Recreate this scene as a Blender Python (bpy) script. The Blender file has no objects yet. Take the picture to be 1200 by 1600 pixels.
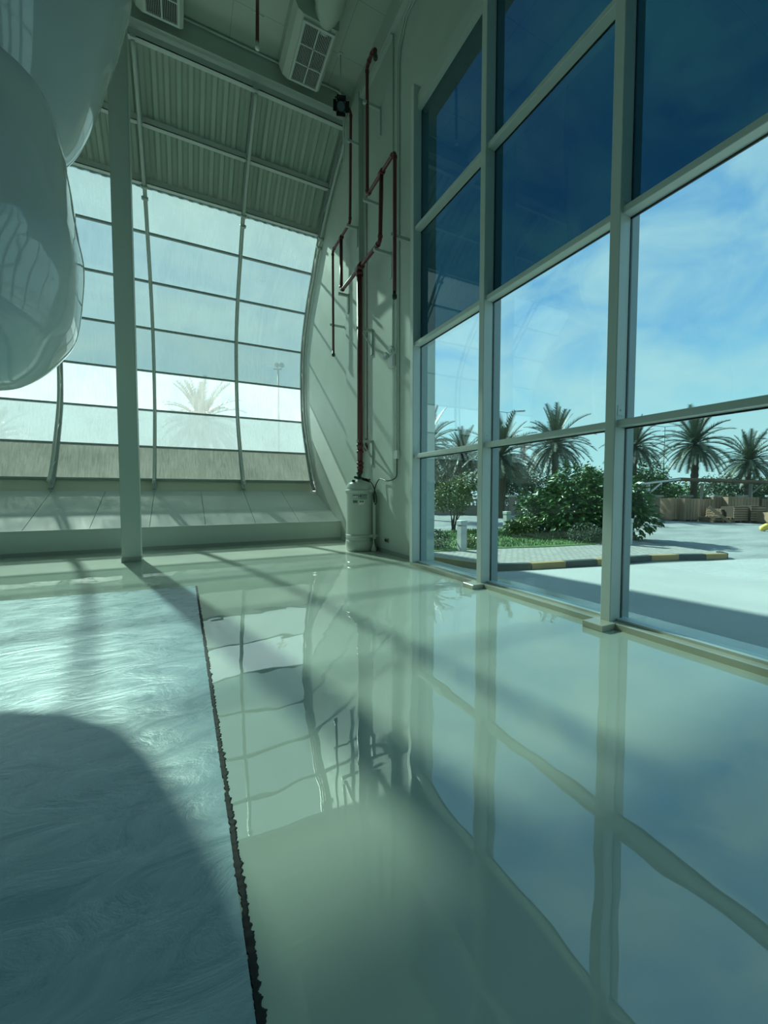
import bpy, bmesh, math, random
from mathutils import Vector, Matrix, noise
C = bpy.context.scene
COL = C.collection
random.seed(7)
R = math.radians

# ------------------------------------------------------------------ camera
YAW, PITCH = math.atan2(315, 627.7), math.atan(29/627)
cd = bpy.data.cameras.new('camera'); cam = bpy.data.objects.new('camera', cd); COL.objects.link(cam)
cd.sensor_fit = 'VERTICAL'; cd.sensor_height = 36; cd.sensor_width = 27
cd.lens = 627/1600*36; cd.clip_start = .02; cd.clip_end = 1500
cam.location = (0, 0, 1.4); cam.rotation_euler = (math.pi/2-PITCH, 0, -YAW)
C.camera = cam
C.view_settings.view_transform = 'Standard'; C.view_settings.look = 'None'
C.view_settings.gamma = 1; C.view_settings.use_curve_mapping = False
C.view_settings.exposure = 0.0
C.cycles.transparent_max_bounces = 16
C.cycles.max_bounces = 9; C.cycles.diffuse_bounces = 5
C.cycles.sample_clamp_indirect = 8

# ------------------------------------------------------------------ world and sun
SUN = Vector((-.24, 1, .82)).normalized()
w = bpy.data.worlds.new('sky'); C.world = w; w.use_nodes = True
nt = w.node_tree; nt.nodes.clear()
def N(nt, t, **k):
    n = nt.nodes.new(t)
    for a, b in k.items(): setattr(n, a, b)
    return n
def build_sky():
    L = nt.links.new
    out = N(nt, 'ShaderNodeOutputWorld'); bg = N(nt, 'ShaderNodeBackground'); L(bg.outputs[0], out.inputs[0])
    tc = N(nt, 'ShaderNodeTexCoord')
    sep = N(nt, 'ShaderNodeSeparateXYZ'); L(tc.outputs['Generated'], sep.inputs[0])
    rp = N(nt, 'ShaderNodeValToRGB'); L(sep.outputs['Z'], rp.inputs[0])
    e = rp.color_ramp.elements
    e[0].position = 0.0; e[0].color = (.84, 1, 1, 1)
    e[1].position = 1.0; e[1].color = (.16, .36, .72, 1)
    for p, c in ((.12, (.62, .92, 1.0)), (.32, (.30, .58, .92)), (.6, (.16, .40, .80))):
        q = e.new(p); q.color = (*c, 1)
    # thin streaky cloud
    mp = N(nt, 'ShaderNodeMapping'); L(tc.outputs['Generated'], mp.inputs[0])
    mp.inputs['Scale'].default_value = (1.6, 3.2, 4.5); mp.inputs['Rotation'].default_value = (.3, .2, .7)
    nz = N(nt, 'ShaderNodeTexNoise'); L(mp.outputs[0], nz.inputs[0])
    nz.inputs['Scale'].default_value = 2.1; nz.inputs['Detail'].default_value = 8; nz.inputs['Roughness'].default_value = .55; nz.inputs['Distortion'].default_value = .5
    cr = N(nt, 'ShaderNodeValToRGB'); L(nz.outputs[0], cr.inputs[0])
    cr.color_ramp.elements[0].position = .36; cr.color_ramp.elements[1].position = .66
    cr.color_ramp.elements[1].color = (.75, .75, .75, 1)
    mx = N(nt, 'ShaderNodeMix', data_type='RGBA'); L(cr.outputs[0], mx.inputs['Factor'])
    L(rp.outputs[0], mx.inputs['A']); mx.inputs['B'].default_value = (.76, .88, .92, 1)
    # bright haze around the sun
    dt = N(nt, 'ShaderNodeVectorMath', operation='DOT_PRODUCT'); L(tc.outputs['Generated'], dt.inputs[0]); dt.inputs[1].default_value = SUN
    cl = N(nt, 'ShaderNodeMath', operation='MAXIMUM'); L(dt.outputs['Value'], cl.inputs[0]); cl.inputs[1].default_value = 0
    pw = N(nt, 'ShaderNodeMath', operation='POWER'); L(cl.outputs[0], pw.inputs[0]); pw.inputs[1].default_value = 9
    ml = N(nt, 'ShaderNodeMath', operation='MULTIPLY'); L(pw.outputs[0], ml.inputs[0]); ml.inputs[1].default_value = .4
    cb = N(nt, 'ShaderNodeCombineColor'); 
    for i in range(3): L(ml.outputs[0], cb.inputs[i])
    ad = N(nt, 'ShaderNodeMix', data_type='RGBA', blend_type='ADD'); ad.inputs['Factor'].default_value = 1
    L(mx.outputs['Result'], ad.inputs['A']); L(cb.outputs[0], ad.inputs['B'])
    L(ad.outputs['Result'], bg.inputs[0]); bg.inputs[1].default_value = 1.5
build_sky()
sd = bpy.data.lights.new('sun', 'SUN'); sun = bpy.data.objects.new('sun', sd); COL.objects.link(sun)
sd.energy = 16.5; sd.angle = R(1.3); sd.color = (1, .97, .9)
sun.rotation_euler = SUN.to_track_quat('Z', 'Y').to_euler(); sun.location = (-20, 80, 65)

# ------------------------------------------------------------------ materials
def mat(name, col, rough=.5, metal=0, var=0, vscale=3, bump=0, bscale=20, stretch=None, ior=1.5, coat=0, col2=None, detail=4, bdist=.02):
    m = bpy.data.materials.new(name); m.use_nodes = True; t = m.node_tree; L = t.links.new
    b = t.nodes['Principled BSDF']
    b.inputs['Base Color'].default_value = (*col, 1); b.inputs['Roughness'].default_value = rough
    b.inputs['Metallic'].default_value = metal; b.inputs['IOR'].default_value = ior; b.inputs['Coat Weight'].default_value = coat
    tc = N(t, 'ShaderNodeTexCoord'); mp = N(t, 'ShaderNodeMapping'); L(tc.outputs['Object'], mp.inputs[0])
    if stretch: mp.inputs['Scale'].default_value = stretch
    if var or col2:
        nz = N(t, 'ShaderNodeTexNoise'); L(mp.outputs[0], nz.inputs[0]); nz.inputs['Scale'].default_value = vscale; nz.inputs['Detail'].default_value = detail
        r = N(t, 'ShaderNodeValToRGB'); L(nz.outputs[0], r.inputs[0])
        c2 = col2 or tuple(c*(1-var) for c in col)
        r.color_ramp.elements[0].position = .32; r.color_ramp.elements[1].position = .68
        r.color_ramp.elements[0].color = (*c2, 1); r.color_ramp.elements[1].color = (*col, 1)
        L(r.outputs[0], b.inputs['Base Color'])
    if bump:
        n2 = N(t, 'ShaderNodeTexNoise'); L(mp.outputs[0], n2.inputs[0]); n2.inputs['Scale'].default_value = bscale; n2.inputs['Detail'].default_value = detail
        bp = N(t, 'ShaderNodeBump'); L(n2.outputs[0], bp.inputs['Height']); bp.inputs['Strength'].default_value = bump; bp.inputs['Distance'].default_value = bdist
        L(bp.outputs[0], b.inputs['Normal'])
    return m
def glass(name, tint, dust=0, dust_col=(.8, .85, .8), refl=1.0, streak=True, gloss_col=(1, 1, 1)):
    """thin pane: tinted see-through film, mirror reflection by angle, streaky dust that scatters light"""
    m = bpy.data.materials.new(name); m.use_nodes = True; t = m.node_tree; L = t.links.new
    t.nodes.clear(); out = N(t, 'ShaderNodeOutputMaterial')
    tr = N(t, 'ShaderNodeBsdfTransparent'); tr.inputs[0].default_value = (*tint, 1)
    gl = N(t, 'ShaderNodeBsdfGlossy'); gl.inputs['Roughness'].default_value = 0.0; gl.inputs[0].default_value = (*gloss_col, 1)
    fr = N(t, 'ShaderNodeFresnel'); fr.inputs[0].default_value = 1.5
    # panes are thin: use the front face value on both sides
    ge = N(t, 'ShaderNodeNewGeometry')
    lw = N(t, 'ShaderNodeLayerWeight'); lw.inputs[0].default_value = .5
    p = N(t, 'ShaderNodeMath', operation='POWER'); L(lw.outputs['Facing'], p.inputs[0]); p.inputs[1].default_value = 4.0
    q = N(t, 'ShaderNodeMath', operation='MULTIPLY_ADD'); L(p.outputs[0], q.inputs[0]); q.inputs[1].default_value = .85*refl; q.inputs[2].default_value = .07*refl
    mg = N(t, 'ShaderNodeMixShader'); L(q.outputs[0], mg.inputs[0]); L(tr.outputs[0], mg.inputs[1]); L(gl.outputs[0], mg.inputs[2])
    last = mg
    if dust:
        tl = N(t, 'ShaderNodeBsdfTranslucent'); tl.inputs[0].default_value = (*dust_col, 1)
        df = N(t, 'ShaderNodeBsdfDiffuse'); df.inputs[0].default_value = (*[c*.7 for c in dust_col], 1)
        md = N(t, 'ShaderNodeMixShader'); md.inputs[0].default_value = .35; L(tl.outputs[0], md.inputs[1]); L(df.outputs[0], md.inputs[2])
        tc = N(t, 'ShaderNodeTexCoord'); mp = N(t, 'ShaderNodeMapping'); L(tc.outputs['Object'], mp.inputs[0]); mp.inputs['Scale'].default_value = (9, .9, .9)
        nz = N(t, 'ShaderNodeTexNoise'); L(mp.outputs[0], nz.inputs[0]); nz.inputs['Scale'].default_value = 3; nz.inputs['Detail'].default_value = 5
        n2 = N(t, 'ShaderNodeTexNoise'); L(tc.outputs['Object'], n2.inputs[0]); n2.inputs['Scale'].default_value = 1.2; n2.inputs['Detail'].default_value = 8
        av = N(t, 'ShaderNodeMath', operation='ADD'); L(nz.outputs[0], av.inputs[0]); L(n2.outputs[0], av.inputs[1])
        k = N(t, 'ShaderNodeMath', operation='MULTIPLY_ADD', use_clamp=True); L(av.outputs[0], k.inputs[0]); k.inputs[1].default_value = dust*.9; k.inputs[2].default_value = dust*.1
        ms = N(t, 'ShaderNodeMixShader'); L(k.outputs[0], ms.inputs[0]); L(mg.outputs[0], ms.inputs[1]); L(md.outputs[0], ms.inputs[2])
        last = ms
    L(last.outputs[0], out.inputs[0])
    return m

M = dict(
 wall=mat('wall paint', (.53, .59, .52), .55, var=.05, vscale=1.2, bump=.08, bscale=60),
 ceil=mat('ceiling paint', (.50, .56, .48), .7, var=.04),
 column=mat('grey green column paint', (.44, .50, .45), .45),
 base=mat('baseboard paint', (.30, .34, .31), .35),
 frame=mat('window frame aluminium', (.62, .66, .62), .35, var=.03),
 steel=mat('white painted steel', (.52, .57, .52), .4),
 backlitsteel=mat('glazing bar in backlit tone', (.30, .35, .34), .4),  # bars seen against the sky: backlit darkness put into the colour
 deck=mat('corrugated roof sheet paint', (.42, .50, .42), .5),
 red=mat('red oxide pipe paint', (.15, .032, .032), .35, var=.1, vscale=8),
 darkmetal=mat('dark coupling metal', (.05, .07, .06), .4, .5),
 black=mat('black plastic', (.012, .016, .016), .35),
 grille=mat('dark grille interior', (.02, .03, .026), .6),
 tank=mat('off white enamel', (.58, .62, .56), .3, var=.04),
 gelcoat=mat('white glossy gelcoat', (.52, .58, .58), .06, coat=.6, ior=1.55, bump=.015, bscale=2.5),
 kerbbeige=mat('beige epoxy kerb', (.55, .53, .42), .15, var=.06),
 panel=mat('sill panel laminate', (.50, .56, .51), .6, var=.03),
 spandrel=mat('beige spandrel', (.55, .56, .44), .5),
 labelw=mat('label white', (.8, .8, .78), .4), labelg=mat('label grey', (.32, .36, .36), .4),
 conduit=mat('pvc conduit', (.60, .66, .60), .45),
 asphalt=mat('dusty asphalt', (.29, .29, .27), .9, col2=(.18, .185, .175), vscale=.5, bump=.3, bscale=40, stretch=(1, 2.2, 1), detail=8),
 concrete=mat('pale concrete apron', (.37, .37, .345), .85, col2=(.32, .32, .30), vscale=.8, bump=.2, bscale=50, detail=8),
 paving=mat('paving', (.60, .56, .50), .85, var=.2, vscale=6),
 yellow=mat('yellow kerb paint', (.36, .23, .075), .6, var=.15), kblack=mat('black kerb paint', (.035, .04, .04), .6, var=.3),
 grass=mat('lawn', (.08, .155, .03), .9, col2=(.045, .10, .02), vscale=3, bump=.6, bscale=60),
 blade=mat('grass blade', (.11, .20, .04), .7),
 leaf=mat('broad green leaf', (.10, .20, .04), .4, col2=(.035, .09, .02), vscale=2),
 leaf2=mat('yellow green leaf', (.17, .23, .03), .45, col2=(.07, .12, .025), vscale=2),
 leaf3=mat('grey green leaf', (.10, .15, .07), .5, col2=(.04, .07, .035), vscale=1.5),
 frond=mat('palm frond', (.10, .12, .065), .5, col2=(.05, .07, .04), vscale=2),
 bark=mat('palm bark', (.09, .065, .04), .9, var=.5, vscale=12, bump=1, bscale=10),
 stucco=mat('beige boundary stucco', (.36, .30, .235), .85, var=.1),
 white=mat('white paint', (.55, .56, .53), .6, var=.08),
 wood=mat('weathered timber', (.20, .12, .07), .8, col2=(.10, .06, .035), vscale=3, stretch=(1, 1, .2)),
 gapshade=mat('timber in gap shade tone', (.05, .03, .018), .9),  # dark core colour stands for the shade between crate slats
 wood2=mat('pale plywood', (.36, .22, .13), .8, col2=(.20, .12, .07), vscale=2, stretch=(1, 1, .3)),
 shedroof=mat('shed roof sheet', (.15, .115, .085), .7, var=.3, vscale=4),
 flagred=mat('red flag cloth', (.6, .05, .06), .7),
 lens=mat('lamp lens', (.12, .16, .18), .1, coat=.5),
 lampgrey=mat('lamp grey metal', (.22, .25, .25), .5, .3),
 g_clear=glass('tinted window glass', (.62, .78, .77), refl=.8),
 g_dark=glass('dark film window glass', (.105, .23, .26), refl=.75),
 g_base=glass('dirtiest facade glass', (.55, .62, .56), dust=.78, dust_col=(.34, .40, .36)),
 g_low=glass('very dusty facade glass', (.70, .80, .77), dust=.60, dust_col=(.52, .63, .62)),
 g_band=glass('clear facade glass', (.72, .84, .82), dust=.20),
 g_mid=glass('dusty tinted facade glass', (.47, .585, .555), dust=.22, dust_col=(.34, .42, .42)),
 g_top=glass('dusty upper facade glass', (.47, .58, .54), dust=.30, dust_col=(.38, .46, .45)),
)
# epoxy floor: glossy, gently wavy
def epoxy():
    m = mat('cream epoxy floor', (.52, .56, .47), .006, ior=2.05)
    t = m.node_tree; L = t.links.new; b = t.nodes['Principled BSDF']
    tc = N(t, 'ShaderNodeTexCoord')
    n1 = N(t, 'ShaderNodeTexNoise'); L(tc.outputs['Object'], n1.inputs[0]); n1.inputs['Scale'].default_value = 1.7; n1.inputs['Detail'].default_value = 2.2; n1.inputs['Roughness'].default_value = .5
    bp = N(t, 'ShaderNodeBump'); L(n1.outputs[0], bp.inputs['Height']); bp.inputs['Strength'].default_value = .28; bp.inputs['Distance'].default_value = .012
    L(bp.outputs[0], b.inputs['Normal'])
    n2 = N(t, 'ShaderNodeTexNoise'); L(tc.outputs['Object'], n2.inputs[0]); n2.inputs['Scale'].default_value = .8
    r = N(t, 'ShaderNodeValToRGB'); L(n2.outputs[0], r.inputs[0])
    r.color_ramp.elements[0].color = (.49, .55, .47, 1); r.color_ramp.elements[1].color = (.54, .60, .51, 1); L(r.outputs[0], b.inputs['Base Color'])
    return m
def trowelled():
    m = mat('blue grey trowelled screed', (.2, .3, .33), .22, ior=1.55)
    t = m.node_tree; L = t.links.new; b = t.nodes['Principled BSDF']
    tc = N(t, 'ShaderNodeTexCoord'); mp = N(t, 'ShaderNodeMapping'); L(tc.outputs['Object'], mp.inputs[0])
    mp.inputs['Scale'].default_value = (.9, 1.7, 1); mp.inputs['Rotation'].default_value = (0, 0, .45)
    wv = N(t, 'ShaderNodeTexNoise'); L(mp.outputs[0], wv.inputs[0]); wv.inputs['Scale'].default_value = 2.4; wv.inputs['Detail'].default_value = 9; wv.inputs['Roughness'].default_value = .62; wv.inputs['Distortion'].default_value = 1.8
    r = N(t, 'ShaderNodeValToRGB'); L(wv.outputs[0], r.inputs[0])
    e = r.color_ramp.elements; e[0].position = .30; e[0].color = (.24, .37, .42, 1); e[1].position = .78; e[1].color = (.44, .58, .63, 1)
    L(r.outputs[0], b.inputs['Base Color'])
    bp = N(t, 'ShaderNodeBump'); L(wv.outputs[0], bp.inputs['Height']); bp.inputs['Strength'].default_value = .5; bp.inputs['Distance'].default_value = .012
    L(bp.outputs[0], b.inputs['Normal'])
    rr = N(t, 'ShaderNodeMapRange'); L(wv.outputs[0], rr.inputs[0]); rr.inputs['To Min'].default_value = .16; rr.inputs['To Max'].default_value = .42
    L(rr.outputs[0], b.inputs['Roughness'])
    return m
def brickpave():
    m = mat('pale block paving', (.6, .55, .48), .85)
    t = m.node_tree; L = t.links.new; b = t.nodes['Principled BSDF']
    tc = N(t, 'ShaderNodeTexCoord'); br = N(t, 'ShaderNodeTexBrick'); L(tc.outputs['Object'], br.inputs[0]); br.inputs['Scale'].default_value = 2.4
    br.inputs['Color1'].default_value = (.36, .33, .29, 1); br.inputs['Color2'].default_value = (.28, .26, .225, 1); br.inputs['Mortar'].default_value = (.13, .12, .105, 1); br.inputs['Mortar Size'].default_value = .03
    L(br.outputs['Color'], b.inputs['Base Color']); return m
M['epoxy'] = epoxy(); M['screed'] = trowelled(); M['pave'] = brickpave()

# ------------------------------------------------------------------ mesh helpers
class MB:
    def __init__(s): s.b = bmesh.new()
    def box(s, x0, x1, y0, y1, z0, z1, rot=None, piv=None):
        r = bmesh.ops.create_cube(s.b, size=1)['verts']
        for v in r: v.co = Vector(((x0+x1)/2+v.co.x*(x1-x0), (y0+y1)/2+v.co.y*(y1-y0), (z0+z1)/2+v.co.z*(z1-z0)))
        if rot is not None: bmesh.ops.transform(s.b, matrix=rot, verts=r, space=Matrix.Translation(-Vector(piv or ((x0+x1)/2, (y0+y1)/2, (z0+z1)/2))))
        return s
    def beam(s, a, b, wd, ht, up=(0, 0, 1)):
        a, b = Vector(a), Vector(b); d = (b-a).normalized(); u = Vector(up)
        sd = d.cross(u); sd = sd.normalized() if sd.length > 1e-4 else Vector((1, 0, 0)); u = sd.cross(d).normalized()
        vs = [s.b.verts.new(p+sd*i*wd/2+u*j*ht/2) for p in (a, b) for i, j in ((-1, -1), (1, -1), (1, 1), (-1, 1))]
        for f in ((3, 2, 1, 0), (4, 5, 6, 7), (0, 1, 5, 4), (1, 2, 6, 5), (2, 3, 7, 6), (3, 0, 4, 7)): s.b.faces.new([vs[i] for i in f])
        return s
    def tube(s, pts, r, seg=12, cap=True):
        pts = [Vector(p) for p in pts]; rs = r if isinstance(r, (list, tuple)) else [r]*len(pts)
        rings = []; pu = None
        for i, p in enumerate(pts):
            d = ((pts[min(i+1, len(pts)-1)]-p).normalized()+(p-pts[max(i-1, 0)]).normalized())
            d = d.normalized() if d.length > 1e-6 else Vector((0, 0, 1))
            if pu is None:
                pu = d.orthogonal().normalized()
            pu = (pu-d*pu.dot(d)).normalized(); pv = d.cross(pu)
            rings.append([s.b.verts.new(p+(pu*math.cos(2*math.pi*k/seg)+pv*math.sin(2*math.pi*k/seg))*rs[i]) for k in range(seg)])
        for a, b in zip(rings, rings[1:]):
            for k in range(seg):
                f = s.b.faces.new((a[k], a[(k+1) % seg], b[(k+1) % seg], b[k])); f.smooth = True
        if cap: s.b.faces.new(rings[0][::-1]); s.b.faces.new(rings[-1])
        return s
    def cyl(s, a, b, r, seg=16): return s.tube([a, b], r, seg)
    def lathe(s, cx, cy, prof, seg=40):
        return s.tube([(cx, cy, z) for r, z in prof], [r for r, z in prof], seg)
    def poly(s, pts, off):
        """planar polygon extruded by vector off"""
        o = Vector(off); a = [s.b.verts.new(p) for p in pts]; b = [s.b.verts.new(Vector(p)+o) for p in pts]
        s.b.faces.new(a[::-1]); s.b.faces.new(b); n = len(a)
        for i in range(n): s.b.faces.new((a[i], a[(i+1) % n], b[(i+1) % n], b[i]))
        return s
    def grid(s, P, close=False, smooth=True):
        V = [[s.b.verts.new(p) for p in row] for row in P]
        for i in range(len(V)-1):
            n = len(V[i]); 
            for j in range(n if close else n-1):
                f = s.b.faces.new((V[i][j], V[i][(j+1) % n], V[i+1][(j+1) % n], V[i+1][j])); f.smooth = smooth
        return s
    def bevel(s, wdt, seg=2):
        es = [e for e in s.b.edges if len(e.link_faces) == 2 and e.calc_face_angle(0) > .6]
        bmesh.ops.bevel(s.b, geom=es, offset=wdt, segments=seg, affect='EDGES', clamp_overlap=True); return s
    def build(s, name, m, parent=None, recalc=True):
        if recalc: bmesh.ops.recalc_face_normals(s.b, faces=s.b.faces)
        me = bpy.data.meshes.new(name); s.b.to_mesh(me); s.b.free(); me.materials.append(M[m] if isinstance(m, str) else m)
        o = bpy.data.objects.new(name, me); COL.objects.link(o)
        if parent is not None:
            o.parent = parent; o.matrix_parent_inverse = Matrix.Translation(parent.location).inverted()
        return o
def tag(o, label=None, cat=None, group=None, kind=None):
    for k, v in (('label', label), ('category', cat), ('group', group), ('kind', kind)):
        if v: o[k] = v
    return o
def empty(name, loc, label=None, cat=None, group=None, kind=None):
    o = bpy.data.objects.new(name, None); COL.objects.link(o); o.location = loc; o.empty_display_size = .2
    return tag(o, label, cat, group, kind)
def copy_tree(o, loc=None, label=None, rz=None, sc=None):
    r = o.copy(); COL.objects.link(r)
    for ch in [c for c in bpy.data.objects if c.parent == o]:
        c = ch.copy(); COL.objects.link(c); c.parent = r
        for g in [q for q in bpy.data.objects if q.parent == ch]:
            d = g.copy(); COL.objects.link(d); d.parent = c
    if loc is not None: r.location = loc
    if rz is not None: r.rotation_euler.z = rz
    if sc is not None: r.scale = (sc, sc, sc)
    if label: r['label'] = label
    return r
def view(lat, dep, z=-.3):
    """point from metres to the right of and ahead of the viewer's standing point"""
    return Vector((math.cos(YAW)*lat+math.sin(YAW)*dep, -math.sin(YAW)*lat+math.cos(YAW)*dep, z))

# ------------------------------------------------------------------ profile of the vaulted facade (y, z)
PROF = [(13.90, 1.46), (14.25, 1.83), (14.83, 2.88), (15.35, 4.12), (15.47, 5.41), (15.35, 6.75), (14.76, 7.97), (13.92, 8.98), (13.1, 9.90), (12.05, 10.68), (10.66, 11.42)]
def cr(P, n=8):
    out = []
    for i in range(len(P)-1):
        a, b, c, d = P[max(i-1, 0)], P[i], P[i+1], P[min(i+2, len(P)-1)]
        for k in range(n):
            t = k/n
            out.append(tuple(.5*((2*b[j])+(-a[j]+c[j])*t+(2*a[j]-5*b[j]+4*c[j]-d[j])*t*t+(-a[j]+3*b[j]-3*c[j]+d[j])*t**3) for j in (0, 1)))
    out.append(P[-1]); return out
CURVE = cr(PROF)
def offs(P, d):
    """shift the profile inward by d"""
    out = []
    for i, p in enumerate(P):
        a, b = P[max(i-1, 0)], P[min(i+1, len(P)-1)]
        t = Vector((b[0]-a[0], b[1]-a[1])).normalized(); n = Vector((-t.y, t.x))
        out.append((p[0]+n.x*d, p[1]+n.y*d))
    return out
XW, XL = 4.25, -8.15                    # right wall face, left wall face
YB = -7.0                               # wall behind the viewer
CEIL = 12.0
XG = 4.12                               # window glass

# ------------------------------------------------------------------ shell
MB().box(XL-.3, 4.45, YB-.3, 11.42, -.35, 0).build('floor', 'epoxy')['kind'] = 'structure'
MB().poly([(XL+.05, -6.9, .001), (.145, -6.9, .001), (.145, 6.645, .001), (XL+.05, 7.33, .001)], (0, 0, .003)).build('floor_screed', 'screed')['kind'] = 'structure'
# torn black edge strip around the screed
def joint():
    m = MB(); random.seed(3); top = []; 
    def strip(a, b, w0, n, hgt):
        a, b = Vector(a), Vector(b); d = (b-a).normalized(); s_ = Vector((-d.y, d.x, 0)); P = [[], [], [], []]
        for i in range(n+1):
            p = a.lerp(b, i/n); l = w0*(.38+.5*noise.noise(p*9)+.35*noise.noise(p*45)+.12*random.random()); r = w0*(.55+.4*noise.noise(p*14+Vector((5, 5, 5)))+.4*noise.noise(p*60)+.16*random.random())
            l, r = max(l, .0015), max(r, .0015); h = hgt*(.7+.6*noise.noise(p*40))
            for q, v in enumerate((p+s_*l*1.0, p+s_*l*.6+Vector((0, 0, h)), p-s_*r*.6+Vector((0, 0, h*.8)), p-s_*r)): P[q].append(v)
        m.grid(P, smooth=False)
    strip((.155, -1.0, .001), (.155, 6.645, .001), .026, 2600, .004)
    strip((.155, 6.645, .001), (XL+.05, 7.33, .001), .008, 500, .004)
    return m
tm = mat('torn black joint tape', (.004, .004, .004), .7)
joint().build('trim_1', tm)['kind'] = 'structure'

def yzpoly(pts, x0, x1): return MB().poly([(x0, y, z) for y, z in pts], (x1-x0, 0, 0))
endprof = [(6.76, 0), (11.4, 0), (11.4, -.3), (13.9, -.3)] + [(y, z) for y, z in offs(CURVE, -.1)]
# right wall: solid end wall by the vault, plus lintel over the glazing
yzpoly([(6.72, -.3), (14.0, -.3)] + offs(CURVE, -.22) + [(10.4, 12.3), (6.72, 12.3)], XW, 4.5).build('wall_right', 'wall')['kind'] = 'structure'
MB().box(XW, 4.5, YB-.3, 6.72, 8.62, 12.3).build('wall_right_upper', 'wall')['kind'] = 'structure'
MB().box(XW-.13, 4.5, 9.63, 10.55, 0, 11.4).build('wall_right_pilaster', 'wall')['kind'] = 'structure'
yzpoly([(YB-.3, -.3), (14.0, -.3)] + offs(CURVE, -.22) + [(10.4, 12.3), (YB-.3, 12.3)], XL-.3, XL).build('wall_left', 'wall')['kind'] = 'structure'
MB().box(XL-.3, 4.5, YB-.3, YB, -.3, 12.3).build('wall_back', 'wall')['kind'] = 'structure'
def ceiling():
    m = mat('ceiling board', (.60, .66, .58), .7)
    t = m.node_tree; L = t.links.new; tc = N(t, 'ShaderNodeTexCoord'); br = N(t, 'ShaderNodeTexBrick'); L(tc.outputs['Object'], br.inputs[0])
    br.offset = 0; br.inputs['Scale'].default_value = 1; br.inputs['Brick Width'].default_value = 1.2; br.inputs['Row Height'].default_value = 1.2; br.inputs['Mortar Size'].default_value = .006
    br.inputs['Color1'].default_value = br.inputs['Color2'].default_value = (.50, .56, .48, 1); br.inputs['Mortar'].default_value = (.3, .34, .3, 1)
    L(br.outputs['Color'], t.nodes['Principled BSDF'].inputs['Base Color'])
    MB().box(XL, XW, YB, 10.57, CEIL, 12.3).build('ceiling', m)['kind'] = 'structure'
ceiling()
# corrugated vault lining above the glass
def vault():
    S = [p for p in offs(CURVE, -.06)][8*8-1:]
    m = MB(); P = []
    nx = int((4.25-XL)/.26*6)
    dep = (0, 1, 1, 1, 0, 0)
    nrm = [(offs(CURVE, -.12)[8*8-1+i][0]-S[i][0], offs(CURVE, -.12)[8*8-1+i][1]-S[i][1]) for i in range(len(S))]
    def surf(o):
        Q = []
        for i, (y, z) in enumerate(S):
            row = []
            for k in range(nx+1):
                x = XL+(4.25-XL)*k/nx; f = (dep[k % 6])*1.6+o
                row.append((x, y+nrm[i][0]*f, z+nrm[i][1]*f))
            Q.append(row)
        return Q
    m.grid(surf(0), smooth=False); m.grid(surf(2.6), smooth=False)
    return m.build('ceiling_vault', 'deck')
vault()['kind'] = 'structure'
# kerb wall, its base, and the sloping sill panels
MB().box(XL, XW, 11.4, 11.55, -.3, .55).build('wall_front', 'panel')['kind'] = 'structure'
MB().box(XL, XW, 11.385, 11.4, 0, .09).build('baseboard_front', 'base')['kind'] = 'structure'
MB().box(XL, XW, 11.37, 11.5, .55, .575).build('trim_2', 'panel')['kind'] = 'structure'
MB().box(XW-.015, XW, 6.75, 9.63, 0, .09).build('baseboard_right', 'base')['kind'] = 'structure'
MB().box(XL, 4.5, 11.55, 14.1, -.3, .2).build('trim_3', 'base')['kind'] = 'structure'
def sill():
    m = MB(); xs = [XL, -5.7, -4.45, -3.2, -1.975, -.75, .525, 1.8, 3.03, XW]
    for a, b in zip(xs, xs[1:]):
        m.poly([(a+.006, 11.5, .56), (b-.006, 11.5, .56), (b-.006, 13.92, 1.47), (a+.006, 13.92, 1.47)], (0, .01, -.03))
    return m
sill().build('trim_4', 'panel')['kind'] = 'structure'
MB().poly([(XL, 11.5, .50), (XW, 11.5, .50), (XW, 13.95, 1.42), (XL, 13.95, 1.42)], (0, .02, -.05)).build('trim_5', 'base')['kind'] = 'structure'

# ------------------------------------------------------------------ right-hand glazing
YM = [-5.48, -3.45, -1.42, .60, 2.63, 4.65, 6.65]           # near faces of the uprights
ZR = [.06, 2.10, 4.21, 6.33, 8.50]
mull = []
for i, y in enumerate(YM):
    t_ = empty('trim_%d' % (10+i), (4.0, y+.055, .06), kind='structure')
    MB().box(3.95, 4.14, y, y+.11, .06, 8.92).bevel(.006, 1).build('upright', 'frame', t_)
    MB().box(4.118, 4.142, y-.008, y+.118, .06, 8.6).build('glazing_gasket', 'black', t_)
    MB().box(4.14, 4.28, y+.01, y+.10, .06, 8.6).build('outer_cap', 'backlitsteel', t_)
    if i < 6: MB().box(3.75, 4.0, y-.06, y+.17, 0, .065).bevel(.004, 1).build('plinth', 'kerbbeige', t_)
    for z in ZR[1:4]:
        m = MB().box(3.985, 4.085, y-.004, y, z+.10, z+.20)
        m.cyl((4.03, y-.012, z+.15), (4.03, y, z+.15), .008, 8); m.build('fixing_plate', 'frame', t_)
MB().box(3.95, XW+.25, YB, 6.75, 0, .06).build('trim_20', 'kerbbeige')['kind'] = 'structure'
MB().box(4.06, 4.2, YB, 6.65, .06, .085).build('trim_21', 'frame')['kind'] = 'structure'
MB().box(4.02, 4.26, YB, 6.65, 8.50, 8.76).build('trim_22', 'wall')['kind'] = 'structure'
MB().box(4.02, 4.26, 6.672, 6.76, 0.06, 8.90).build('trim_23', 'frame')['kind'] = 'structure'
yy = [YB-.1]+YM
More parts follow.
